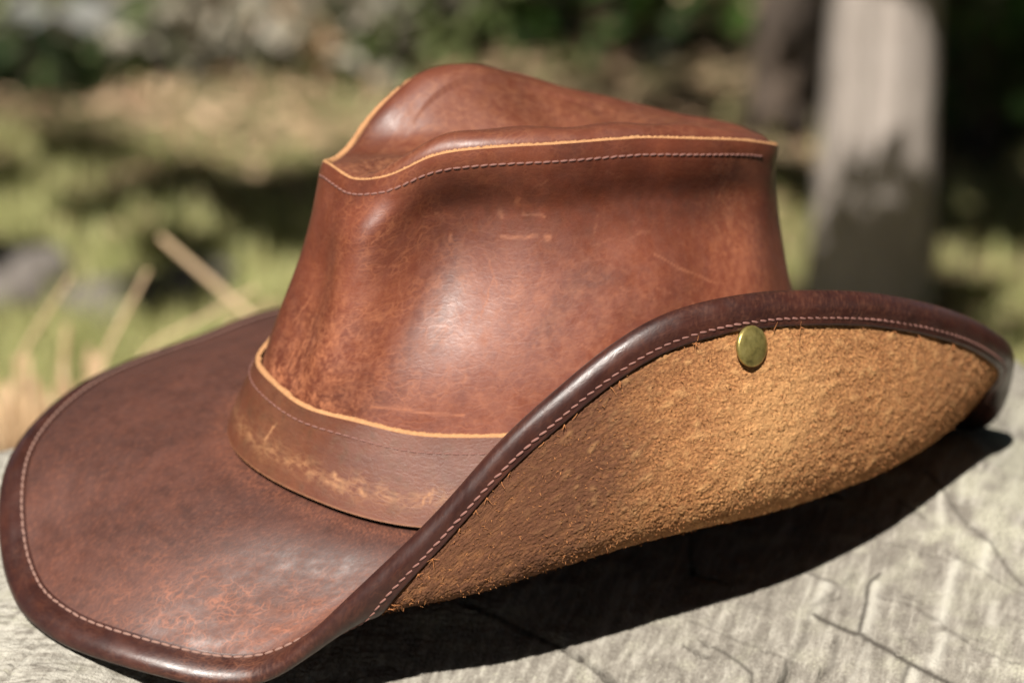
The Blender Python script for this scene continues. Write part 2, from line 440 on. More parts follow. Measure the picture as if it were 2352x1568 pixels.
# -------- crown top panel
CREST_K = [(0, .0004), (8, .0010), (20, .0050), (32, .0078), (44, .0068), (56, .0056), (73, .0040), (89, .0034), (98, .0044), (125, .0050), (145, .0058), (160, .0066), (180, .0075),
             (-150, .0075), (-131, .0068), (-114, .0048), (-100, .0046), (-88, .0052), (-75, .0052), (-65, .0056), (-51, .0064), (-41, .0055), (-28, .0030), (-12, .0010)]
crest = per(CREST_K, 7); crest_soft = per(CREST_K, 14)
def top_point(th, r):
    th, r = np.broadcast_arrays(th, r); deg = np.degrees(th)
    Srim = seam_ring(th); n = planar_normal(seam_ring, th)
    rimp = Srim - n * .0019
    ctr = np.array([.014, .006, 0]) + HU * .006
    # the panel closes on a ridge-shaped line, not a point: squash towards the long axis
    P = ctr + (rimp - ctr) * r[..., None]
    zs = seam_z(deg) - .0012
    zc = .1395 - .0035 * ((P - ctr) @ HU) / .08                # valley along the long axis, lower to the back
    zc = np.where(((P - ctr) @ HU) > 0, .1365 + .0030 * ((P - ctr) @ HU) / .07, .1365 - .0025 * np.clip(-((P - ctr) @ HU) / .08, 0, 1))
    up = (seam_z_soft(deg) + crest_soft(deg) - .0012) * (1 - ss(.45, .86, r)) + (zs + crest(deg)) * ss(.45, .86, r)
    RC = .88
    q = np.clip(r / RC, 0, 1); lin = np.where(q < .15, q * q / .3 , q - .075) / .925
    lin = np.where(q > .82, 1 - (1 - q) ** 2 / .36 / .925 * 1.0 - 0.0, lin); lin = np.where(q > .82, lin, np.minimum(lin, 1))
    z = np.where(r < RC, zc + (up - zc) * lin, zs + crest(deg) * np.sqrt(np.clip(1 - ((r - RC) / (1 - RC)) ** 2, 0, 1)))
    P[..., 2] = z + .0004 * np.sin(P[..., 0] * 190 + P[..., 1] * 130) * ss(0, .3, r) * (1 - ss(.8, 1, r))
    return P
THt = theta_samples((-70, 420), (150, 300))
rr = np.r_[np.linspace(0.004, .72, 80), np.linspace(.73, .985, 46), 1 - np.array([.012, .009, .006, .004, .002, .0008, 0])]
Pt = top_point(THt[:, None], rr[None])
S = Pt[..., 0] @ np.eye(1)[0] if False else (Pt @ HU); T = Pt @ HV
degt = np.degrees(THt)[:, None] + 0 * S; rg = rr[None] + 0 * S
n3 = fft_noise(len(THt), len(rr), .0008, .0008, .006, .04, RNG)
wear = .35 * np.exp(-(wrap(degt - 18) / 14) ** 2 / 2) * np.exp(-((rg - .75) / .14) ** 2 / 2) + .22 * np.exp(-(wrap(degt - 5) / 20) ** 2 / 2) * np.exp(-((rg - .9) / .15) ** 2 / 2)
wear += .12 * (rg < .8); wear *= np.clip(.7 + .5 * n3, 0, 1.5)
stain_shade = np.clip(.25 * np.exp(-((S - .05) / .02) ** 2 - ((T + .01) / .02) ** 2) + .3 * np.exp(-((S + .0) / .02) ** 2 - ((T + .03) / .02) ** 2), 0, 1)
def top_mark(s0, t0, s1, t1, w, k):
    d = seg_dist(S, T, (s0, t0), (s1, t1)); np.maximum(wear, k * np.exp(-(d / (w * 1e-3)) ** 2), out=wear)
top = hat_mesh("crown_top", Pt.reshape(-1, 3), grid_quads(len(THt), len(rr)), MAT['top'],
               uv=np.c_[S.ravel(), T.ravel()], attrs=dict(crease=np.clip(.2 + .5 * wear, 0, 1), wear=np.clip(wear, 0, 1), stain_shade=stain_shade))

# -------- hat band
THb = TH
tb = np.linspace(0, 1, 40)
band_h = per([(-180, .026), (0, .0255), (40, .0262), (90, .0265)])
def band_point(th, s, lift=0.0):
    """s 0..1 from the lower to the upper edge of the band, lying on the wall"""
    th, s = np.broadcast_arrays(th, s); deg = np.degrees(th)
    hgt = seam_z(deg) - base_z(deg); t = (.0012 + s * band_h(deg)) / hgt
    P = wall_point(th, t); n = planar_normal(lambda q: base_ring(q), th)
    k = .0027 + .0010 * np.sin(np.pi * s) + .0016 * (1 - s) ** 2 + lift
    return P + n * k[..., None]
Pb = band_point(THb[:, None], tb[None])
S, T = arc_uv(Pb)
n4 = fft_noise(len(THb), len(tb), .0006, .0007, .0018, .008, RNG, 4.0); n5 = fft_noise(len(THb), len(tb), .0006, .0007, .006, .03, RNG)
sb = tb[None] + 0 * S; db = np.degrees(THb)[:, None] + 0 * S
wear = .36 * np.exp(-((sb - .30) / .09) ** 2) * np.clip(.25 + .7 * n4 + .35 * n5, 0, 1.5) + .06 * np.clip(n5, 0, 2) + .12 * np.exp(-(wrap(db - 10) / 14) ** 2)
wear[:, 0] = .5; cre = .6 * np.exp(-((sb - .3) / .14) ** 2) + .04
draw_scuffs(wear, [(31, .36, 32.5, .30, .5, 1), (37.5, .30, 39, .24, .5, 1), (12, .66, 10, .40, .45, .9), (51, .26, 52, .40, .35, .9), (52.5, .30, 52.7, .42, .3, .7), (30, .25, 34, .22, .8, .7)],
            S, T, np.degrees(THb), tb, RNG)
band = hat_mesh("hat_band", Pb.reshape(-1, 3), grid_quads(len(THb), len(tb)), MAT['band'],
                uv=np.c_[S.ravel(), T.ravel()], attrs=dict(crease=cre, wear=np.clip(wear, 0, 1), stain_shade=np.clip(.15 * n5, 0, .4)))
Nb = planar_normal(base_ring, THb)
prof = []
ewb = np.clip(.0020 + .0003 * np.repeat(RNG.standard_normal(len(THb) // 6 + 1), 6)[:len(THb)], .0013, .0030)
for f, dz in ((0, -.0004), (.06, .0002), (.3, .0007), (.7, .0008), (1.0, .0004)):
    p = Pb[:, -1] - Nb * (ewb * f)[:, None]; p = p.copy(); p[:, 2] += dz + .00012 * RNG.standard_normal(len(THb)) * (0 < f < 1); prof.append(p)
hat_mesh("raw_edge", np.stack(prof, 1).reshape(-1, 3), grid_quads(len(THb), len(prof)), MAT['raw'], band)
# cut lower edge of the band
low = np.stack([Pb[:, 0], Pb[:, 0] - Nb * .0028], 1)
hat_mesh("lower_edge", low.reshape(-1, 3), grid_quads(len(THb), 2, flip=True), MAT['band'], band,
         uv=np.zeros((len(THb) * 2, 2)), attrs=dict(crease=np.zeros(len(THb) * 2), wear=np.full(len(THb) * 2, .3), stain_shade=np.zeros(len(THb) * 2)))

# -------- brim
fold = per([(-180, 0), (20, 0), (38, .03), (48, .12), (55, .30), (62, .65), (70, .92), (80, 1), (125, 1), (140, .85), (155, .45), (168, .12)], 4)   # 1 = turned right up
farup = per([(-150, 0), (-110, .3), (-80, .3), (-50, .1), (-20, 0)], 6)
def brim_point(th, t, off=0.0):
    th, t = np.broadcast_arrays(th, t); deg = np.degrees(th)
    B = base_ring(th, -.002); R = rim_ring(th); f = fold(deg)[..., None]
    B = B.copy(); B[..., 2] -= .0012
    nb = planar_normal(base_ring, th); nr = planar_normal(rim_ring, th)
    L = np.linalg.norm(R - B, axis=-1)[..., None]
    flat1 = B + nb * L * .36 - HZ * L * .01
    flat2 = R - nr * L * .30 + HZ * L * (.16 - .16 * farup(deg)[..., None])
    bk = ss(92, 118, deg)[..., None]
    up1 = B + nb * (.034 - .010 * bk) - HZ * (.006 + .013 * bk)
    up2 = R - HZ * .044 + nr * (.013 - .006 * bk)
    P1 = flat1 * (1 - f) + up1 * f; P2 = flat2 * (1 - f) + up2 * f
    t = t[..., None]
    return B * (1 - t) ** 3 + 3 * P1 * t * (1 - t) ** 2 + 3 * P2 * t ** 2 * (1 - t) + R * t ** 3
THr = theta_samples((-165, 60), (-95, 350), (20, 860), (178, 20))
tr = np.linspace(0, 1, 200)
Pr = brim_point(THr[:, None], tr[None])
# re-space along the arc so that the texture does not stretch
def respace(P, n):
    d = np.linalg.norm(np.diff(P, axis=1), axis=2); c = np.concatenate([np.zeros((len(P), 1)), np.cumsum(d, 1)], 1)
    L = c[:, -1].copy(); c /= L[:, None]; q = np.linspace(0, 1, n)
    out = np.empty((len(P), n, 3))
    for i in range(len(P)):
        for k in range(3): out[i, :, k] = np.interp(q, c[i], P[i, :, k])
    return out, L
Pr, Lr = respace(Pr, 200)
Nr = grid_normals(Pr)
if Nr[200, 20, 2] < 0: Nr = -Nr
S, T = arc_uv(Pr)
n6 = fft_noise(len(THr), 200, .0005, .0005, .008, .05, RNG); n7 = fft_noise(len(THr), 200, .0005, .0005, .002, .01, RNG, .4)
dr = np.degrees(THr)[:, None] + 0 * S; qr = np.linspace(0, 1, 200)[None] + 0 * S
dw = wrap(dr)
cre = .9 * np.exp(-(wrap(dw - 38) / 13) ** 2 / 2) * np.exp(-((qr - .72) / .22) ** 2 / 2) + .10
wear = .10 * np.clip(n7, 0, 2) + .30 * np.exp(-(wrap(dw - 46) / 6) ** 2 / 2) * np.exp(-((qr - .68) / .16) ** 2) * np.clip(.5 + .5 * n6, 0, 1) + .30 * np.exp(-((qr - .05) / .05) ** 2) * np.clip(.6 + .5 * n7, 0, 1)
BT = np.r_[np.arange(0, 199, 2), 199]
hat_b = hat_mesh("brim", (Pr + Nr * .0002)[:, BT].reshape(-1, 3), grid_quads(len(THr), len(BT)), MAT['brim'], uv=np.c_[S[:, BT].ravel(), T[:, BT].ravel()],
                 attrs=dict(crease=np.clip(cre, 0, 1)[:, BT].copy(), wear=np.clip(wear, 0, 1)[:, BT].copy(), stain_shade=np.clip(.12 * n6, 0, .3)[:, BT].copy()))
# suede underside with its raised nap
nap2 = fft_noise(len(THr), 200, .0004, .00045, .004, .02, RNG)
nap = .75 * fft_noise(len(THr), 200, .0004, .00045, .0010, .0021, RNG) + .75 * fft_noise(len(THr), 200, .0004, .00045, .0008, .0013, RNG) + .35 * nap2
nap = np.sign(nap) * np.abs(nap) ** .8
stn_shade = .20 * np.clip(nap2 * .6 + .2, 0, 1) + 1.0 * ss(96, 68, dw) * ss(30, 50, dw) * np.clip(.88 + .12 * nap2, 0, 1.2) + .55 * np.exp(-(wrap(dw - 80) / 6) ** 2 / 2) * np.exp(-((qr - .62) / .22) ** 2) + .45 * np.exp(-((qr - .86) / .07) ** 2) * np.exp(-(wrap(dw - 76) / 12) ** 2 / 2)  # random stains plus dark lower left: own brown and painted grazing shade
stn_shade = np.clip(stn_shade, 0, 1)
Pu = Pr - Nr * (.0026 - .00030 * 0 + .00016 * nap + .00006 * nap2)[..., None]
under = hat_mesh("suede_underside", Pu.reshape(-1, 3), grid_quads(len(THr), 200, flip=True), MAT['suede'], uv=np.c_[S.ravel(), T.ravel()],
                 attrs=dict(nap=nap, stain_shade=stn_shade, rubbed=np.clip(np.exp(-(wrap(dw - 102) / 5) ** 2 / 2 - ((qr - .55) / .16) ** 2 / 2) * .9 + np.clip(.4 * nap2 - .30, 0, 1) * ss(70, 95, dw), 0, 1)))

# binding round the rim: a folded strip with a rounded edge
RIM = Pr[:, -1]; outd = Pr[:, -1] - Pr[:, -4]; outd /= np.linalg.norm(outd, axis=1, keepdims=True); upn = Nr[:, -1]
W_UP, W_DN = .0100, .0100
cs = []          # profile: (distance from the rim inwards along the brim, offset along the brim normal)
for q in np.linspace(W_UP, .004, 9): cs.append((q, .0006 + .0012 * ss(W_UP, .004, q)))
for a in np.linspace(75, -75, 11): cs.append((.004 - .0052 * math.cos(rad(a)) * 1.0 + 0.0, -.0014 + .0033 * math.sin(rad(a))))
for q in np.linspace(.004, W_DN, 9): cs.append((q, -.0048 + .0010 * ss(.004, W_DN, q)))
cs += [(W_DN + .0002, -.0026)]
def along_brim(i_grid, dist):
    pass
cidx = np.linspace(0, 1, 200)
def brim_at(dist):
    """point and normal at a distance (m) from the rim for each theta; beyond the rim continues along the tangent"""
    if dist <= 0: return RIM + outd * (-dist), upn
    q = np.clip(1 - dist / Lr, 0, 1) * 199; i = np.floor(q).astype(int).clip(0, 198); f = (q - i)[:, None]; k = np.arange(len(Pr))
    P = Pr[k, i] * (1 - f) + Pr[k, i + 1] * f; n = Nr[k, i] * (1 - f) + Nr[k, i + 1] * f
    return P, n / np.linalg.norm(n, axis=1, keepdims=True)
rows = []
wob = np.interp(np.arange(len(THr)), np.arange(0, len(THr), 14), .00035 * RNG.standard_normal(len(range(0, len(THr), 14))))
for j, (q, o) in enumerate(cs):
    P, n = brim_at(q)
    rows.append(P + n * (o + wob * .4)[:, None] if j >= 20 else P + n * o)
Pn = np.stack(rows, 1)
S, T = arc_uv(Pn)
n8 = fft_noise(Pn.shape[0], Pn.shape[1], .0005, .001, .0015, .008, RNG, .5)
jj = np.arange(Pn.shape[1])[None] + 0 * S
wear = .22 * np.clip(n8 - .4, 0, 1) * (np.exp(-(wrap(dr[:, :1] - 112) / 14) ** 2 / 2) + .25) + .22 * np.clip(n8, 0, 1) * np.exp(-(wrap(dr[:, :1] - 44) / 8) ** 2)
wear = wear + 0 * S; wear[:, -1] = .35
binding = hat_mesh("brim_binding", Pn.reshape(-1, 3), grid_quads(len(THr), Pn.shape[1], flip=True), MAT['bind'], uv=np.c_[S.ravel(), T.ravel()],
                   attrs=dict(crease=np.clip(.15 + .6 * np.exp(-(wrap(dr[:, :1] - 42) / 7) ** 2) + 0 * S, 0, 1), wear=np.clip(wear, 0, 1), stain_shade=0 * S))

# -------- stitches: one small mesh shared by every stitch
def stitch_mesh(name, L, w, h, mat):
    prof = [(-.5, .25), (-.38, .8), (-.15, 1), (.15, 1), (.38, .8), (.5, .25)]
    V = []; Q = []; k = 6
    for i, (x, s) in enumerate(prof):
        for j in range(k):
            a = 2 * math.pi * j / k
            V.append((x * L, math.cos(a) * w * .5 * s, math.sin(a) * h * .5 * s - (.35 * h if abs(x) > .45 else 0)))
    for i in range(len(prof) - 1):
        for j in range(k): Q.append((i*k+j, (i+1)*k+j, (i+1)*k+(j+1) % k, i*k+(j+1) % k))
    me = bpy.data.meshes.new(name); me.from_pydata(V, [], Q + [tuple(range(k))[::-1], tuple(range((len(prof)-1)*k, len(prof)*k))]); me.materials.append(mat)
    for p in me.polygons: p.use_smooth = True
    return me
from mathutils import Matrix
def put_stitches(curve, normals, me, spacing, parent, sel=None, yaw=0.0, jit=.06):
    """curve (n,3) open polyline; individual stitches where sel(point index) is true"""
    d = np.linalg.norm(np.diff(curve, axis=0), axis=1); c = np.r_[0, np.cumsum(d)]
    out = 0
    for s in np.arange(spacing * .5, c[-1], spacing):
        P = np.array([np.interp(s, c, curve[:, k]) for k in range(3)])
        P1 = np.array([np.interp(min(s + spacing * .3, c[-1]), c, curve[:, k]) for k in range(3)]); P0 = np.array([np.interp(max(s - spacing * .3, 0), c, curve[:, k]) for k in range(3)])
        n = np.array([np.interp(s, c, normals[:, k]) for k in range(3)])
        x = P1 - P0; x /= np.linalg.norm(x); n = n - x * (n @ x); n /= np.linalg.norm(n); y = np.cross(n, x)
        a = yaw + RNG.normal(0, jit); x, y = x * math.cos(a) + y * math.sin(a), y * math.cos(a) - x * math.sin(a)
        o = bpy.data.objects.new("stitch", me); COL.objects.link(o); o.parent = parent
        Mx = Matrix(((x[0], y[0], n[0], P[0]), (x[1], y[1], n[1], P[1]), (x[2], y[2], n[2], P[2] + OFF[2]), (0, 0, 0, 1)))
        o.matrix_local = Mx; out += 1
    return out
def idx(deg_arr, lo, hi):
    d = wrap(deg_arr - lo) % 360; k = np.where(d <= (hi - lo))[0]; return k[np.argsort(d[k])]
n_st = 0
# wall seam
i94 = np.argmin(abs(tt - .953))
k = idx(np.degrees(TH), -12, 138)
Nwo = Nw * np.sign((Nw[:, 100] * planar_normal(seam_ring, TH)).sum(1))[:, None, None]
n_st += put_stitches(Pw[k, i94] + Nwo[k, i94] * .0001, Nwo[k, i94], stitch_mesh("stitch_seam", .0026, .0008, .0006, MAT['thread']), .0029, wall, yaw=.08)
# band upper stitch row
k = idx(np.degrees(THb), -32, 66); j = 32
Nbo = grid_normals(Pb); Nbo = Nbo * np.sign((Nbo[:, 20] * Nb).sum(1))[:, None, None]
n_st += put_stitches(Pb[k, j] + Nbo[k, j] * .0001, Nbo[k, j], stitch_mesh("stitch_band", .0024, .0006, .0006, MAT['thread']), .0028, band, yaw=.05)
# brim, suede side of the binding
k = idx(np.degrees(THr), 50, 166); P, n = brim_at(.0077)
n_st += put_stitches(P[k] - n[k] * .0040, -n[k], stitch_mesh("stitch_binding", .0030, .0009, .0010, MAT['thread']), .0032, binding, yaw=-.16)
# brim, top side of the binding
k = idx(np.degrees(THr), -85, 52); P, n = brim_at(.0088)
n_st += put_stitches(P[k] + n[k] * .0008, n[k], stitch_mesh("stitch_top", .0031, .0010, .0009, MAT['thread_pale']), .0034, binding)
print("stitches", n_st)

# -------- frayed fibres along the binding and loose fuzz on the suede
fr = []
P, n = brim_at(.0106)
for d_ in np.r_[RNG.uniform(50, 104, 26), RNG.uniform(104, 150, 5)]:
    k_ = np.argmin(abs(np.degrees(THr) - d_)); tg_ = P[(k_ + 1) % len(P)] - P[k_ - 1]; tg_ /= np.linalg.norm(tg_); dn = brim_at(.02)[0][k_] - P[k_]; dn /= np.linalg.norm(dn)
    for _ in range(RNG.integers(1, 5)):
        L_ = RNG.uniform(.0006, .0022); c_ = P[k_] - n[k_] * .0034; a_ = RNG.normal(0, 1.0)
        v_ = dn * math.cos(a_) + tg_ * math.sin(a_) - n[k_] * RNG.uniform(.1, .6); w_ = RNG.normal(0, .4, 3)
        kk = np.linspace(0, 1, 5)[:, None]
        fr.append(tube(c_ + kk * v_ * L_ + kk ** 2 * w_ * L_, np.linspace(.00014, .00006, 5), 4))
V, Q = join_q(fr); tag(hat_mesh("frayed_fibres", V, Q, MAT['fray'], binding), kind="stuff")
sel_i = RNG.integers(0, len(THr), 40000); dd_ = np.degrees(THr)[sel_i]; sel_i = sel_i[(dd_ > 46) & (dd_ < 168)][:9000]; sel_j = RNG.integers(6, 172, len(sel_i))
b_ = Pu[sel_i, sel_j]; nn_ = -Nr[sel_i, sel_j]; e_ = RNG.normal(0, 1, b_.shape); e_ /= np.linalg.norm(e_, axis=1, keepdims=True)
d_ = nn_ * .75 + e_ * .75; d_ /= np.linalg.norm(d_, axis=1, keepdims=True); sd_ = np.cross(d_, RNG.normal(0, 1, b_.shape)); sd_ /= np.linalg.norm(sd_, axis=1, keepdims=True)
L_ = RNG.uniform(.0005, .0012, (len(b_), 1)); w_ = RNG.uniform(.00008, .00017, (len(b_), 1))
V = np.stack([b_ - sd_ * w_, b_ + sd_ * w_, b_ + d_ * L_ + sd_ * w_ * .5, b_ + d_ * L_ - sd_ * w_ * .5], 1).reshape(-1, 3)
Q = np.arange(len(V)).reshape(-1, 4)
tag(hat_mesh("suede_fuzz", V, Q, MAT['fuzz'], under), kind="stuff")

# -------- brass snap stud
def lathe(prof, seg=40):
    V = []; Q = []
    for r, z in prof:
        for j in range(seg): a = 2 * math.pi * j / seg; V.append((r * math.cos(a), r * math.sin(a), z))
    for i in range(len(prof) - 1):
        for j in range(seg): Q.append((i*seg+j, i*seg+(j+1) % seg, (i+1)*seg+(j+1) % seg, (i+1)*seg+j))
    return np.array(V), np.array(Q)
ks = np.argmin(abs(np.degrees(THr) - 98.0)); P, n = brim_at(.0152)
sp, sn = P[ks] - n[ks] * .0028, -n[ks]
sn = sn + np.array([.22, .05, .05]); sn /= np.linalg.norm(sn)
R = .0066
V, Q = lathe([(R * .93, -.0012), (R, -.0006), (R * 1.01, -.0001), (R * .985, .0004), (R * .93, .00065), (R * .86, .00085), (R * .6, .00135), (R * .3, .0016), (.00002, .00165)], 48)
x = np.cross(HZ, sn); x /= np.linalg.norm(x); y = np.cross(sn, x)
V = sp + sn * .0012 + V[:, :1] * x + V[:, 1:2] * y + V[:, 2:] * sn
stud = hat_mesh("snap_stud", V, Q, MAT['brass'])
V, Q = lathe([(.0022, -.006), (.0022, .0), (.003, .0006)], 16)
V = sp + V[:, :1] * x + V[:, 1:2] * y + V[:, 2:] * sn
hat_mesh("post", V, Q, MAT['brass'], stud)

# ================================================================== STUMP
WZ = -.006
def stump_material():
    m = M("weathered_end_grain", .85, .25)
    o = m.obj()
    big = m.noise(o, 14, 4, .6); rt = m.n("ShaderNodeMapping"); m.l(o, rt.inputs[0]); rt.inputs[2].default_value = (0, 0, rad(16)); grain = m.noise(m.scale(rt.outputs[0], (1, .10, 1)), 330, 5, .7); fine = m.noise(o, 900, 3, .6)
    c = m.ramp(big, [(.3, (.205, .187, .158)), (.55, (.265, .246, .208)), (.75, (.315, .296, .247))])
    c = m.mix(m.rng(grain, .38, .60, .85, 0), c, (.120, .106, .088))
    c = m.mix(m.rng(grain, .55, .72, 0, .45), c, (.46, .44, .38))
    c = m.mix(m.rng(fine, .5, .75, 0, .3), c, (.44, .42, .36))
    c = m.mix(m.math('MULTIPLY', m.attr("pale"), .8), c, (.47, .45, .39))
    c = m.mix(m.attr("lichen"), c, (.40, .39, .30))
    c = m.mix(m.attr("crack"), c, (.05, .043, .035))
    m.col(c)
    m.nrm(m.bump(m.math('ADD', grain, m.math('MULTIPLY', fine, .5)), .0016, .9))
    return m.m
MAT['stump'] = stump_material()
stump = empty("tree_stump", (0, -.06, -.70))
tag(stump, "weathered grey cut tree stump with cracked top under the hat", "tree stump")
# outline of the top
sc_c = np.array([0.0, -.075])
out_r = per([(0, .245), (40, .315), (58, .312), (85, .235), (115, .212), (150, .245), (180, .262), (-150, .30), (-90, .31), (-40, .28)], 7)
gx = np.r_[np.arange(-.34, 0, .0013), np.arange(0, .2, .00055), np.arange(.2, .34, .0016)]; gy = np.r_[np.arange(-.42, -.14, .0024), np.arange(-.14, .05, .0006), np.arange(.05, .24, .0014)]
nx, ny = len(gx), len(gy)
X, Y = np.meshgrid(gx, gy, indexing='ij')
hz = .0003 * fft_noise(nx, ny, .00106, .00127, .03, .12, RNG) + .00012 * fft_noise(nx, ny, .00106, .00127, .003, .008, RNG)
crack = np.zeros_like(X); pale = np.zeros_like(X)
def add_crack(pts, w, depth, dark=1.0, light=False):
    global hz, crack, pale
    pts = np.array(pts, float)
    # subdivide with jitter
    for _ in range(4):
        mid = (pts[1:] + pts[:-1]) / 2 + RNG.normal(0, 1, (len(pts) - 1, 2)) * np.linalg.norm(pts[1:] - pts[:-1], axis=1)[:, None] * .014
        q = np.empty((len(pts) + len(mid), 2)); q[::2] = pts; q[1::2] = mid; pts = q
    for i, (a, b) in enumerate(zip(pts[:-1], pts[1:])):
        lo = np.minimum(a, b) - .008; hi = np.maximum(a, b) + .008
        ii = slice(*np.searchsorted(gx, (lo[0], hi[0]))); kk = slice(*np.searchsorted(gy, (lo[1], hi[1])))
        if ii.start >= ii.stop or kk.start >= kk.stop: continue
        d = seg_dist(X[ii, kk], Y[ii, kk], a, b); ww = w * (.7 + .6 * RNG.random())
        if light: pale[ii, kk] = np.maximum(pale[ii, kk], dark * np.exp(-(d / ww) ** 2)); hz[ii, kk] = np.maximum(hz[ii, kk], depth * np.exp(-(d / ww) ** 2))
        else:
            crack[ii, kk] = np.maximum(crack[ii, kk], dark * np.exp(-(d / ww) ** 2)); hz[ii, kk] = np.minimum(hz[ii, kk], -depth * np.exp(-(d / (ww * .9)) ** 4) + hz[ii, kk] + .0003 * np.exp(-((d - 2.2 * ww) / ww) ** 2))
CR = [([(0.024, -0.083), (0.033, -0.095), (0.044, -0.102), (0.058, -0.11)], 0.0012, 0.006, 1),
      ([(0.097, -0.059), (0.111, -0.07), (0.12, -0.078), (0.126, -0.085), (0.135, -0.093), (0.151, -0.104), (0.167, -0.113)], 0.0011, 0.005, 0.95),
      ([(0.122, -0.033), (0.117, -0.041), (0.114, -0.057), (0.111, -0.07)], 0.0008, 0.004, 0.9),
      ([(0.053, -0.074), (0.06, -0.08)], 0.0008, 0.003, 0.8),
      ([(0.058, -0.07), (0.066, -0.078), (0.072, -0.085), (0.074, -0.088), (0.073, -0.098), (0.08, -0.104), (0.081, -0.115)], 0.0007, 0.003, 0.8),
      ([(0.096, -0.03), (0.103, -0.036), (0.107, -0.039)], 0.0009, 0.003, 0.5),
      ([(0.113, -0.033), (0.098, -0.053), (0.092, -0.073), (0.087, -0.083), (0.08, -0.099)], 0.0012, 0.002, 0.4),
      ([(0.133, 0.008), (0.141, -0.005)], 0.0008, 0.002, 0.6),
      ([(0.145, 0.025), (0.153, -0.004), (0.162, -0.018), (0.17, -0.039)], 0.0009, 0.003, 0.6),
      ([(0.12, -0.047), (0.132, -0.053), (0.14, -0.064), (0.15, -0.077), (0.162, -0.085)], 0.0008, 0.002, 0.4),
      ([(0.126, -0.085), (0.123, -0.093), (0.121, -0.104), (0.118, -0.115)], 0.0009, 0.003, 0.7),
      ([(0.104, -0.07), (0.101, -0.085), (0.098, -0.089)], 0.0009, 0.002, 0.5),
      ([(0.059, -0.004), (0.058, -0.032), (0.069, -0.039)], 0.0008, 0.003, 0.8),
      ([(0.049, -0.001), (0.06, -0.005)], 0.0008, 0.003, 0.9),
      ([(0.104, 0.026), (0.114, 0.014)], 0.0009, 0.003, 0.9),
      ([(0.098, -0.053), (0.107, -0.047)], 0.0007, 0.002, 0.5),
      ([(-.2, -.12), (-.12, -.17), (-.02, -.22)], .0012, .004, .9), ([(-.1, -.2), (-.05, -.26), (.05, -.3)], .0012, .004, .9), ([(-.02, -.05), (.024, -.083)], .0011, .005, 1), ([(.02, -.16), (.10, -.20), (.19, -.24)], .0012, .004, .9)]
for pts, w, dpt, dk in CR: add_crack(pts, w, dpt, dk)
for pts in ([(0.12, -0.039), (0.116, -0.057), (0.112, -0.07)], [(0.126, -0.089), (0.123, -0.104), (0.12, -0.115)], [(0.149, -0.029), (0.139, -0.062)], [(0.139, -0.069), (0.133, -0.087)], [(0.161, -0.019), (0.157, -0.033)], [(0.103, -0.039), (0.096, -0.06)]):
    add_crack(pts, .0022, .0010, .9, light=True)  # pale strips along cracks: sunlit crack walls painted into the wood colour
for _ in range(40):
    x0 = RNG.uniform(-.28, .28); y0 = RNG.uniform(-.36, .12); L = RNG.uniform(.015, .05); a = rad(-38 + RNG.normal(0, 7)) if RNG.random() < .5 else rad(72 + RNG.normal(0, 7))
    add_crack([(x0, y0), (x0 + L * math.cos(a), y0 + L * math.sin(a))], RNG.uniform(.0004, .0007), RNG.uniform(.0006, .0015), RNG.uniform(.25, .5))
for _ in range(260):
    x0 = RNG.uniform(-.28, .28); y0 = RNG.uniform(-.36, .14); L = RNG.uniform(.010, .045); a = rad(74 + RNG.normal(0, 5))
    add_crack([(x0, y0), (x0 + L * math.cos(a), y0 + L * math.sin(a))], RNG.uniform(.0006, .0014), RNG.uniform(.0001, .0004), RNG.uniform(.2, .7), light=True)
pale = np.maximum(pale, .75 * ss(-.06, -.15, X) * np.clip(.6 + .5 * fft_noise(nx, ny, .00106, .00127, .006, .03, RNG), 0, 1))
lich = np.clip(fft_noise(nx, ny, .00106, .00127, .03, .10, RNG) * .30 + 1.0 * np.exp(-((X - .19) / .06) ** 2 - ((Y - .03) / .08) ** 2) - .1, 0, 1)
spots = fft_noise(nx, ny, .00106, .00127, .002, .006, RNG)
lich *= np.clip(.55 + .35 * spots, 0, 1); lich = np.maximum(lich, .8 * ss(1.9, 2.5, spots) * ss(-.2, .8, fft_noise(nx, ny, .00106, .00127, .03, .12, RNG)))
dx, dy = X - sc_c[0], Y - sc_c[1]
ang = np.degrees(np.arctan2(dy, dx)); rr_ = np.hypot(dx, dy); Ro = out_r(ang) + .003 * np.sin(np.radians(ang) * 23) + .002 * np.sin(np.radians(ang) * 51 + 1)
ex = np.clip((rr_ - (Ro - .022)) / .022, 0, 1)
Z = hz - .012 * ex ** 2 + (.0053 - .0312 * X + .0631 * Y) * np.clip(1.35 - rr_ / .42, 0, 1) + .0035 * np.exp(-((X + .15) / .04) ** 2 - ((Y + .085) / .05) ** 2) + .012 * np.exp(-((X - .155) / .045) ** 2 - ((Y - .02) / .05) ** 2) - .006 * np.exp(-((X - .01) / .085) ** 2 - ((Y + .175) / .055) ** 2) - .014 * ss(0, .11, (X - .10) * -.35 + (Y + .055) * -.94) * ss(-.16, -.085, X) - .012 * np.exp(-((X + .068) / .045) ** 2 - ((Y + .15) / .042) ** 2)
inside = rr_ < Ro
Q = grid_quads(nx, ny, closed_u=False)
Q = Q[inside.ravel()[Q].any(1)]
over = rr_ > Ro; kf = np.where(over, Ro / np.maximum(rr_, 1e-6), 1.0)      # the outermost cells close on the outline itself
X = sc_c[0] + dx * kf; Y = sc_c[1] + dy * kf
def edge_z(deg):
    a = np.radians(deg); r = out_r(deg) - .002
    i = np.clip(np.searchsorted(gx, sc_c[0] + r * np.cos(a)), 0, nx - 1); j = np.clip(np.searchsorted(gy, sc_c[1] + r * np.sin(a)), 0, ny - 1)
    z = Z[i, j]; z = np.r_[z[-8:], z, z[:8]]; return np.convolve(z, np.ones(17) / 17, 'valid')
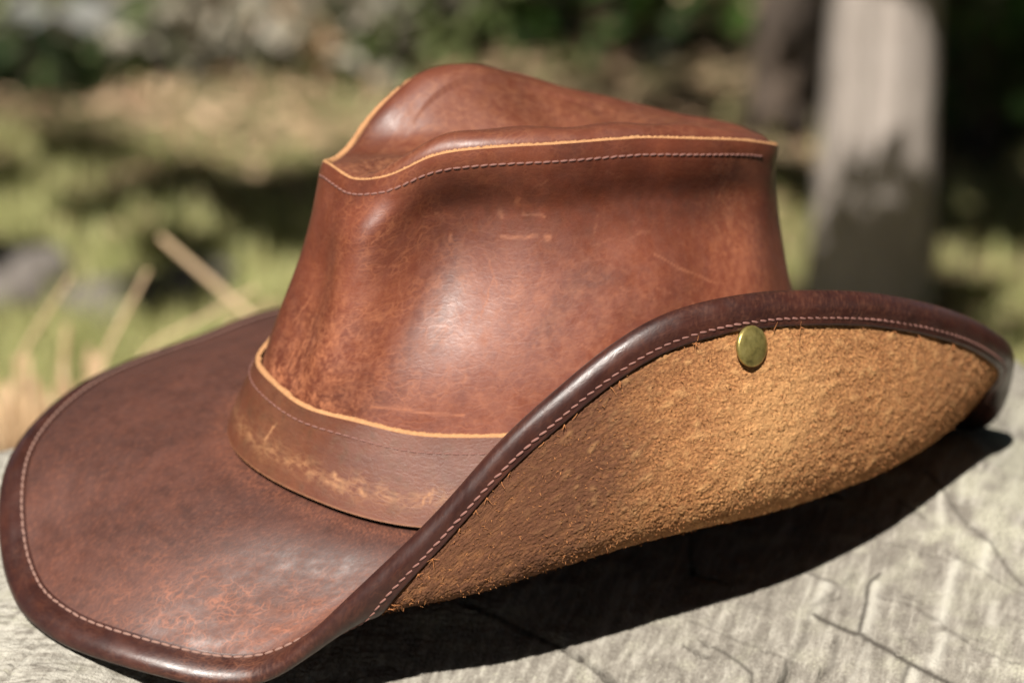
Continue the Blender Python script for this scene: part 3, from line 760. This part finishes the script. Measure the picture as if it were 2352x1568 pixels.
used = np.unique(Q); mp = np.full(nx * ny, -1); mp[used] = np.arange(len(used))
V = np.stack([X, Y, Z + WZ], -1).reshape(-1, 3)[used]
cut = mesh_np("cut_top", V - np.array(stump.location), mp[Q], MAT['stump'], stump, attrs=dict(crack=crack.ravel()[used], pale=pale.ravel()[used], lichen=lich.ravel()[used]))
def bark_material():
    m = M("grey_bark", .9, .2); o = m.obj(); s = m.scale(o, (1, 1, .25))
    v = m.voro(s, 32); f = m.noise(s, 60, 5, .65)
    m.col(m.mix(m.rng(v, 0, .25, 1, 0), m.ramp(f, [(.3, (.13, .105, .085)), (.7, (.30, .26, .21))]), (.05, .04, .033)))
    m.nrm(m.bump(m.math('ADD', m.rng(v, 0, .3), f), .012, .9)); return m.m
MAT['stump_bark'] = bark_material()
na = 220; aa = np.linspace(-180, 180, na, endpoint=False); nzv = 40
zz = np.linspace(0, 1, nzv)
rows = []
for k in range(nzv):
    r_ = out_r(aa) + .003 * np.sin(np.radians(aa) * 23) + .002 * np.sin(np.radians(aa) * 51 + 1) - .0015 + .006 * ss(0, .1, zz[k]) + .012 * np.sin(np.radians(aa) * 9 + 2 * zz[k]) * ss(0, .15, zz[k]) + .05 * zz[k] ** 3
    zt = (WZ + edge_z(aa) + .0006) * (1 - zz[k]) - .72 * zz[k]
    rows.append(np.c_[sc_c[0] + r_ * np.cos(np.radians(aa)), sc_c[1] + r_ * np.sin(np.radians(aa)), zt])
Pk = np.stack(rows, 1)
mesh_np("bark", Pk.reshape(-1, 3) - np.array(stump.location), grid_quads(na, nzv, flip=True), MAT['stump_bark'], stump)


# ================================================================== GROUND AND GREENERY
GZ = -.70
def ground_h(x, y):
    return .030 * np.sin(x * 2.1 + .5) * np.cos(y * 1.7) + .012 * np.sin(x * 7 + y * 5) + .008 * np.sin(x * 13 - y * 11)
gxs = np.r_[-40, -20, -10, np.linspace(-4, 4, 161), 10, 20, 40]; gys = np.r_[-40, -15, np.linspace(-5, 7, 201), 12, 25, 60]
GX, GY = np.meshgrid(gxs, gys, indexing='ij')
def ground_material():
    m = M("forest_floor", .95, .1); o = m.obj()
    a = m.noise(o, 6, 5, .65, .5); b = m.noise(o, 45, 5, .7)
    c = m.ramp(a, [(.35, (.10, .105, .04)), (.5, (.21, .18, .095)), (.65, (.32, .235, .155))])
    c = m.mix(m.rng(b, .35, .65, 0, .35), c, (.06, .045, .028))
    m.col(c); m.nrm(m.bump(b, .02, .8)); return m.m
ground = mesh_np("ground", np.stack([GX, GY, GZ + ground_h(GX, GY)], -1).reshape(-1, 3), grid_quads(len(gxs), len(gys), closed_u=False), ground_material())
tag(ground, kind="structure")

def leaf_material(name, c1, c2, trans=.35, rough=.5):
    m = M(name, rough, .4)
    g = m.n("ShaderNodeNewGeometry"); r = g.outputs["Random Per Island"]
    m.col(m.mix(r, c1, c2))
    tr = m.n("ShaderNodeBsdfTranslucent"); m.l(m.mix(r, tuple(x * 1.3 for x in c1), tuple(x * 1.3 for x in c2)), tr.inputs[0])
    mx = m.n("ShaderNodeMixShader"); mx.inputs[0].default_value = trans
    m.l(m.b.outputs[0], mx.inputs[1]); m.l(tr.outputs[0], mx.inputs[2])
    m.l(mx.outputs[0], m.t.nodes["Material Output"].inputs[0]); return m.m
LEAF = {
 'olive': leaf_material("olive_leaf", (.080, .120, .036), (.180, .210, .085)),
 'grey': leaf_material("grey_green_leaf", (.21, .20, .145), (.38, .34, .27)),
 'green': leaf_material("fresh_green_leaf", (.035, .095, .016), (.090, .170, .035)),
 'dark': leaf_material("dark_green_leaf", (.018, .035, .012), (.045, .070, .022)),
 'dry': leaf_material("dry_leaf", (.27, .170, .100), (.50, .36, .23), .15, .8),
 'grass': leaf_material("grass_blade", (.270, .300, .110), (.500, .470, .230), .4, .6),
 'straw': leaf_material("straw", (.52, .36, .20), (.74, .56, .36), .2, .7),
}
def leaves(cent, sizes, rng, flat=0.0, aspect=.5):
    """kinked pointed leaves, four vertices and two triangles each"""
    n = len(cent); d = rng.standard_normal((n, 3)); d[:, 2] *= 1 - flat; d /= np.linalg.norm(d, axis=1, keepdims=True)
    e = rng.standard_normal((n, 3)); e[:, 2] *= 1 - flat; e -= d * (e * d).sum(1, keepdims=True); e /= np.linalg.norm(e, axis=1, keepdims=True)
    nn = np.cross(d, e); s = sizes[:, None]
    V = np.stack([cent - d * s * .5, cent + e * s * aspect * .5 + nn * s * .08, cent + d * s * .5, cent - e * s * aspect * .5 + nn * s * .08], 1).reshape(-1, 3)
    k = np.arange(n)[:, None] * 4
    Q = np.concatenate([k + np.array([[0, 1, 2]]), k + np.array([[0, 2, 3]])], 1).reshape(-1, 3)
    return V, Q
def blob(rng, n, c, r, shell=.5):
    p = rng.standard_normal((n, 3)); p /= np.linalg.norm(p, axis=1, keepdims=True)
    return np.array(c) + p * np.array(r) * (rng.random((n, 1)) ** shell)
join = join_q

def trunk_part(path, r, mat, parent, name="trunk", nseg=18):
    V, Q = tube(path, r, nseg); V = V - np.array(parent.location); n = len(path)
    return mesh_np(name, V, Q, mat, parent)

def bark2(name, c1, c2, c3):
    m = M(name, .9, .2); o = m.obj(); s = m.scale(o, (1, 1, .3))
    f = m.noise(s, 70, 5, .65, .4); g = m.noise(o, 14, 3)
    m.col(m.mix(m.rng(g, .4, .65), m.ramp(f, [(.35, c1), (.6, c2)]), c3)); m.nrm(m.bump(f, .006, .8)); return m.m
BARK_PALE = bark2("pale_bark", (.25, .215, .19), (.37, .325, .295), (.31, .27, .24))
BARK_GREY = bark2("grey_dead_wood", (.07, .06, .052), (.20, .18, .16), (.12, .105, .095))
BARK_DARK = bark2("dark_bark", (.05, .038, .03), (.12, .09, .07), (.075, .06, .05))

def gz(x, y): return GZ + float(ground_h(np.array(x), np.array(y)))

def tree(name, label, x, y, r0, h, bark, leafm, clusters, size=.055, per_cl=260, group=None):
    t = empty(name, (x, y, gz(x, y))); tag(t, label, "tree", group)
    zz = np.r_[-.05, 0, .05, .12, .25, .5, 1.0, 1.8, h]
    fl = np.interp(zz, [-.05, 0, .05, .12, .25, .5, h], [1.40, 1.35, 1.24, 1.15, 1.07, 1.0, .45]) * r0
    path = np.c_[x + .010 * np.sin(zz * 2.1) - .010 * zz, y + .015 * np.sin(zz * 1.7 + 1), gz(x, y) + zz]
    zi = np.linspace(-.05, h, 60); path = np.c_[np.interp(zi, zz, path[:, 0]), np.interp(zi, zz, path[:, 1]), gz(x, y) + zi]
    trunk_part(path, np.interp(zi, zz, fl), bark, t)
    parts = []; limbs = []
    for (cx, cy, cz, rr) in clusters:
        c = np.array([cx, cy, cz]); n = int(per_cl * max(.5, (rr / .4) ** 1.5))
        p = blob(RNG, n, c, (rr, rr, rr * .7), .6); parts.append(leaves(p, RNG.uniform(.6, 1.3, n) * size, RNG))
        if cz - gz(x, y) < 1.35:                               # a spray hanging on a thin twig from above
            limbs.append(tube(np.linspace((cx, cy, cz), (cx + .02, cy + .03, gz(x, y) + 2.0), 8), np.linspace(.002, .004, 8), 5)); continue
        z0 = min(max(cz - gz(x, y) - .5 * math.hypot(cx - x, cy - y), 1.7), h * .95)
        a = np.array([x, y, gz(x, y) + z0]); k = np.linspace(0, 1, 8)[:, None]
        limbs.append(tube(a * (1 - k) + c * k + np.array([0, 0, .12]) * np.sin(k * math.pi) * .6, np.linspace(r0 * .16, .004, 8), 6))
    if parts:
        V, Q = join(parts); mesh_np("crown", V - np.array(t.location), Q, leafm, t, smooth=False)
        V, Q = join(limbs); mesh_np("branch", V - np.array(t.location), Q, bark, t)
    return t
def up_sun(gx_, gy_, h):      # where foliage must hang at height h above the ground to shade a ground point
    return (gx_ - SUN_SHIFT[0] * h, gy_ - SUN_SHIFT[1] * h, GZ + h)
def shade(px, py, pz, k, r): return (px - SUN_SHIFT[0] * k, py - SUN_SHIFT[1] * k, pz + k, r)
cl = [(*up_sun(.20, 2.75, 1.4), .22), (*up_sun(.62, 2.9, 1.6), .30), (*up_sun(.78, 2.45, 1.35), .22), (*up_sun(.50, 2.62, 1.25), .16), (*up_sun(.1, 3.1, 1.7), .26), (*up_sun(.45, 3.3, 1.8), .30), (*up_sun(.9, 3.1, 1.7), .35),
      shade(.36, 1.96, -.66, 1.0, .14), shade(.40, 1.96, -.70, 1.05, .09), shade(.43, 1.97, -.68, .9, .13), shade(.47, 1.98, -.60, .8, .04), shade(.62, 2.3, -.7, 1.1, .10), shade(.56, 2.5, -.7, 1.3, .08), shade(.64, 2.42, -.7, 1.3, .08), shade(.60, 2.62, -.7, 1.4, .1), shade(.49, 2.33, -.7, 1.1, .065), shade(.57, 2.27, -.7, 1.1, .075), shade(.40, 2.38, -.7, 1.1, .065), shade(.33, 2.45, -.7, 1.1, .06),  # low sprays added out of view to shade the trunk foot and ground
      (.5, 2.3, 2.6, .7), (.1, 2.6, 2.9, .6), (.9, 2.5, 2.9, .7)]
tree("pale_tree", "pale grey sunlit tree trunk standing right behind the hat crown", .388, 2.03, .056, 3.6, BARK_PALE, LEAF['green'], cl, per_cl=520)
cl = [(.2, 3.2, 1.9, .6), (.6, 3.4, 2.2, .6), (.35, 3.0, 1.4, .35)]
tree("dark_tree", "thin dark shaded tree trunk just left of the pale trunk", .345, 2.62, .036, 2.9, BARK_DARK, LEAF['dark'], cl)
cl = [shade(-.42, 2.32, -.7, 1.5, .07), shade(-.33, 2.36, -.7, 1.52, .07), shade(-.24, 2.42, -.7, 1.55, .08), shade(-.15, 2.48, -.7, 1.6, .09), shade(-.19, 2.18, -.7, 1.4, .07), shade(-.37, 2.14, -.7, 1.4, .05), shade(-.30, 2.28, -.7, 1.45, .05), shade(-.27, 2.2, -.7, 1.4, .05), shade(-.48, 2.24, -.7, 1.45, .045), shade(-.53, 2.5, -.7, 1.6, .06), shade(-.62, 2.36, -.7, 1.5, .05), shade(-.21, 2.32, -.7, 1.5, .05), shade(-.40, 2.45, -.7, 1.55, .04), shade(-.36, 2.0, -.7, 1.3, .05), shade(-.55, 2.08, -.7, 1.35, .05), (-1.6, 1.7, 1.9, .6), (-1.9, 2.1, 2.2, .6)]  # sprays added out of view to throw dark bands on the grass
tree("sapling", "slim unseen sapling added on the left, its twigs shading the grass", -1.55, 1.75, .03, 2.6, BARK_DARK, LEAF['olive'], cl, per_cl=420)

def shrub(label, x, y, rx, ry, h, n, mats, size, twig=BARK_DARK, low=.0, name="shrub"):
    t = empty(name, (x, y, gz(x, y))); tag(t, label, "shrub", "shrubs behind the grass"); L = np.array(t.location)
    for m_, frac in mats:
        k = int(n * frac); c = blob(RNG, max(6, k // 22), (x, y, gz(x, y) + h * .5), (rx, ry, h * .52), .45)
        p = c[RNG.integers(0, len(c), k)] + RNG.normal(0, size * .75, (k, 3)); p[:, 2] = np.maximum(p[:, 2], gz(x, y) + .01)
        V, Q = leaves(p, RNG.uniform(.5, 1.25, k) * size, RNG); mesh_np("foliage", V - L, Q, m_, t, smooth=False)
    st = []
    for _ in range(16):
        e = np.array([x + RNG.normal(0, rx * .6), y + RNG.normal(0, ry * .6), gz(x, y) + h * RNG.uniform(.5, 1.05)]); b = np.array([x + RNG.normal(0, rx * .2), y + RNG.normal(0, ry * .2), gz(x, y) - .02])
        k = np.linspace(0, 1, 6)[:, None]; st.append(tube(b * (1 - k) + e * k + RNG.normal(0, .012, (6, 3)), np.linspace(.006, .0025, 6), 5))
    V, Q = join(st); mesh_np("stem", V - L, Q, twig, t)
    return t
LEAF['pale'] = leaf_material("pale_glint_leaf", (.50, .52, .52), (.62, .63, .62), .2, .4)
a = shrub("grey green shrub behind the grass, far left under two pale glints", -.58, 2.95, .16, .16, .40, 1500, [(LEAF['grey'], .4), (LEAF['olive'], .6)], .05)
for q, z_ in (((-.556, 2.70, -.563), .085), ((-.637, 2.71, -.565), .07)):
    V = np.array([(-.5, 0, 0), (0, -.15, .34), (.5, 0, 0), (0, .15, -.34)]) * z_ + np.array(q) - np.array(a.location)
    mesh_np("glint_leaf", V, np.array([[0, 1, 2], [0, 2, 3]]), LEAF['pale'], a, smooth=False)  # two leaves added; blurred glints painted as their pale colour
shrub("pale grey shrub with dry twigs behind the grass, left of the crown", -.36, 2.92, .20, .15, .42, 2600, [(LEAF['grey'], .70), (LEAF['olive'], .12), (LEAF['dry'], .18)], .040)
shrub("low dark shrub at the far left edge of the picture", -.64, 2.78, .09, .07, .17, 420, [(LEAF['dark'], .85), (LEAF['olive'], .15)], .045)
shrub("greyish shrub touching the left side of the crown peak", -.16, 2.90, .13, .13, .36, 1500, [(LEAF['grey'], .5), (LEAF['olive'], .5)], .045)
shrub("dull green shrub right above the peak of the crown", .00, 2.98, .13, .14, .40, 700, [(LEAF['olive'], .4), (LEAF['dark'], .45), (LEAF['green'], .15)], .05)
shrub("dark shrub with fresh green sprays left of the dark trunk", .17, 2.95, .12, .14, .36, 600, [(LEAF['green'], .4), (LEAF['dark'], .4), (LEAF['dry'], .2)], .055)
shrub("dark shrub with bright green sprays right of the pale trunk", .60, 2.62, .07, .10, .42, 420, [(LEAF['dark'], .55), (LEAF['green'], .45)], .06)
shrub("tall black green shrub at the right edge of the picture", .74, 2.80, .13, .18, .55, 900, [(LEAF['dark'], .95), (LEAF['green'], .05)], .06)

# grey stones and dry stalks left of the stump
def stone(label, x, y, r, seed):
    rg = np.random.default_rng(seed); nu, nv = 28, 15
    u = np.linspace(0, 2 * np.pi, nu, endpoint=False)[:, None]; v = np.linspace(.02, np.pi - .02, nv)[None]
    d = np.stack([np.cos(u) * np.sin(v), np.sin(u) * np.sin(v), np.cos(v) + 0 * u], -1); rr0 = np.ones((nu, nv))
    for _ in range(9):
        w = rg.normal(0, 1.6, 3); rr0 += .09 * np.sin(d @ w * 1.6 + rg.uniform(0, 6))
    P = d * rr0[..., None] * np.array(r); o = mesh_np("stone", P.reshape(-1, 3), grid_quads(nu, nv, flip=True), BARK_GREY)
    o.location = (x, y, gz(x, y) + r[2] * .35); tag(o, label, "stone", "grey stones in the grass")
stone("grey stone in the grass farthest left, cut by the picture edge", -.545, 1.99, (.055, .04, .035), 1)
stone("wide grey stone in the grass between two others, behind the dry stalks", -.43, 1.975, (.060, .04, .026), 2)
stone("grey stone in the grass nearest the hat crown", -.345, 2.00, (.045, .035, .030), 3)

def stalk(label, pts, w, name="dry_stalk"):
    pts = np.array(pts, float)
    t = np.linspace(0, len(pts) - 1, 40); i = np.clip(t.astype(int), 0, len(pts) - 2); f = (t - i)[:, None]
    P = pts[i] * (1 - f) + pts[i + 1] * f
    for _ in range(6): P[1:-1] = (P[:-2] + 2 * P[1:-1] + P[2:]) / 4
    V, Q = tube(P - pts[0], np.linspace(w * .55, w * .3, 40), 8)
    o = mesh_np(name, V, Q, LEAF['straw']); o.location = pts[0]; tag(o, label, "dry stalk", "dry stalks left of the hat")
stalk("thick tan dry stalk leaning across the grass just left of the crown", [(.02, .74, gz(.02, .74)), (-.03, .71, -.45), (-.09, .70, -.28), (-.151, .70, -.209), (-.183, .70, -.178), (-.215, .70, -.147)], .0060)
stalk("leftmost dry stalk, leaning, against the dark gap", [(-.36, .50, -.70), (-.32, .53, -.35), (-.278, .55, -.166), (-.262, .55, -.140), (-.245, .55, -.115)], .0026)
stalk("broad upright dry stalk in the middle of the tuft", [(-.30, .52, -.70), (-.265, .54, -.35), (-.232, .55, -.166), (-.218, .55, -.140), (-.203, .55, -.112)], .0034)
stalk("slanting dry stalk just above the far brim edge", [(-.33, .52, -.70), (-.28, .54, -.30), (-.208, .55, -.158), (-.178, .55, -.142), (-.145, .55, -.122)], .0024)
tuft = []
for _ in range(760):
    bx, by = RNG.normal(-.245, .030), RNG.normal(.46, .05); h = RNG.uniform(.45, .575); a_ = RNG.uniform(0, 6.28); l = RNG.uniform(.0, .09)
    k = np.linspace(0, 1, 6)[:, None]; P = np.array([bx, by, -.70]) + k * np.array([0, 0, h]) + k ** 2 * np.array([math.cos(a_) * l, math.sin(a_) * l, -.03])
    tuft.append(tube(P, np.linspace(.0026, .0014, 6), 4))
V, Q = join(tuft); tag(mesh_np("straw_tuft", V - np.array([-.245, .46, -.70]), Q, LEAF['straw'], smooth=False), "pale yellow tuft of dry straw standing behind the left end of the stump", "straw tuft").location = (-.245, .46, -.70)

# grass, litter, straw: nobody could count them
def scatter(n, box, dens):
    x = RNG.uniform(box[0], box[1], n * 4); y = RNG.uniform(box[2], box[3], n * 4)
    k = RNG.random(n * 4) < dens(x, y); return x[k][:n], y[k][:n]
def patch(x, y, s, ph): return .5 + .5 * np.sin(x * s + ph + 1.7 * np.sin(y * s * .7)) * np.sin(y * s * 1.3 - ph + 1.1 * np.cos(x * s * .8))
def grass_d(x, y):
    d = .15 + .85 * ss(.25, .6, patch(x, y, 9, .6)); d *= np.where(x < .12, 1, .35) * (1 - .92 * ss(2.44, 2.60, y)); d *= 1 - .9 * np.exp(-((x + .38) / .10) ** 2 - ((y - 2.28) / .05) ** 2)
    d = np.maximum(d, .8 * np.exp(-((x - .62) / .16) ** 2 - ((y - 2.0) / .25) ** 2)); d = np.maximum(d, .8 * np.exp(-((x - .29) / .05) ** 2 - ((y - 2.2) / .25) ** 2)); return d
def blades(x, y, h, w, rng, lean=.5):
    n = len(x); b = np.c_[x, y, GZ + ground_h(x, y) - .004]; a = rng.uniform(0, 2 * np.pi, n); l = rng.normal(0, lean, n)
    t = b + np.c_[np.cos(a) * l * h, np.sin(a) * l * h, h * np.sqrt(np.clip(1 - np.minimum(l * l, .9), .1, 1))]; m_ = (b + t) / 2 + np.c_[0 * h, 0 * h, h * .12]
    s = np.c_[-np.sin(a), np.cos(a), 0 * a] * w[:, None]
    V = np.stack([b - s, b + s, m_ + s * .8, m_ - s * .8, t], 1).reshape(-1, 3); k = np.arange(n)[:, None] * 5
    Q = np.concatenate([k + np.array([[0, 1, 2]]), k + np.array([[0, 2, 3]]), k + np.array([[3, 2, 4]])], 1).reshape(-1, 3); return V, Q
x, y = scatter(26000, (-1.5, 1.3, 1.2, 3.6), grass_d)
V, Q = blades(x, y, RNG.uniform(.02, .06, len(x)), RNG.uniform(.0016, .0036, len(x)), RNG, .85)
tag(mesh_np("grass", V, Q, LEAF['grass'], smooth=False), "short yellow green grass growing behind the stump", "grass", kind="stuff")
def lit_d(x, y): return .2 + .8 * (1 - ss(.3, .6, patch(x, y, 9, .6))) + 1.2 * ss(2.40, 2.55, y) + 1.0 * np.exp(-((x + .40) / .09) ** 2 - ((y - 2.28) / .06) ** 2)
x, y = scatter(9000, (-1.6, 1.5, 1.0, 4.6), lit_d)
V, Q = leaves(np.c_[x, y, GZ + ground_h(x, y) + RNG.uniform(.002, .02, len(x))], RNG.uniform(.015, .05, len(x)), RNG, .75, .45)
tag(mesh_np("leaf_litter", V, Q, LEAF['dry'], smooth=False), "dry tan fallen leaves lying on the forest floor", "leaf litter", kind="stuff")

# unseen wood all round, its leaves added to cut the sky fill
parts = []
for i in range(34):
    a = rad(i * 360 / 34 + RNG.uniform(-5, 5)); R_ = RNG.uniform(5, 8); cx, cy = R_ * math.cos(a), R_ * math.sin(a)
    for k in range(5):
        cz = RNG.uniform(0, 5.0); q = np.array([cx + RNG.normal(0, .7), cy + RNG.normal(0, .7), GZ + cz])
        # keep the sun's path to the hat and the grass open
        hh = q[2] - GZ; fx, fy = q[0] + SUN_SHIFT[0] * hh, q[1] + SUN_SHIFT[1] * hh
        if abs(fx) < 2.6 and -2 < fy < 5.2: continue
        p = blob(RNG, 420, q, (1.2, 1.2, .9), .5); parts.append(leaves(p, RNG.uniform(.10, .24, 420), RNG, 0, .6))
for _ in range(760):
    q = np.array([RNG.uniform(-7, 7), RNG.uniform(-7.5, 7.5), GZ + RNG.uniform(3.6, 6.5)]); hh = q[2] - GZ
    fx, fy = q[0] + SUN_SHIFT[0] * hh, q[1] + SUN_SHIFT[1] * hh
    if abs(fx) < 1.9 and -.9 < fy < 5.0: continue
    p = blob(RNG, 150, q, (1.0, 1.0, .5), .5); parts.append(leaves(p, RNG.uniform(.22, .42, 150), RNG, .3, .6))
V, Q = join(parts)
tag(mesh_np("woodland", V, Q, LEAF['dark'], smooth=False), "unseen dark woodland added all round the clearing to cut sky light", "woodland", kind="stuff")
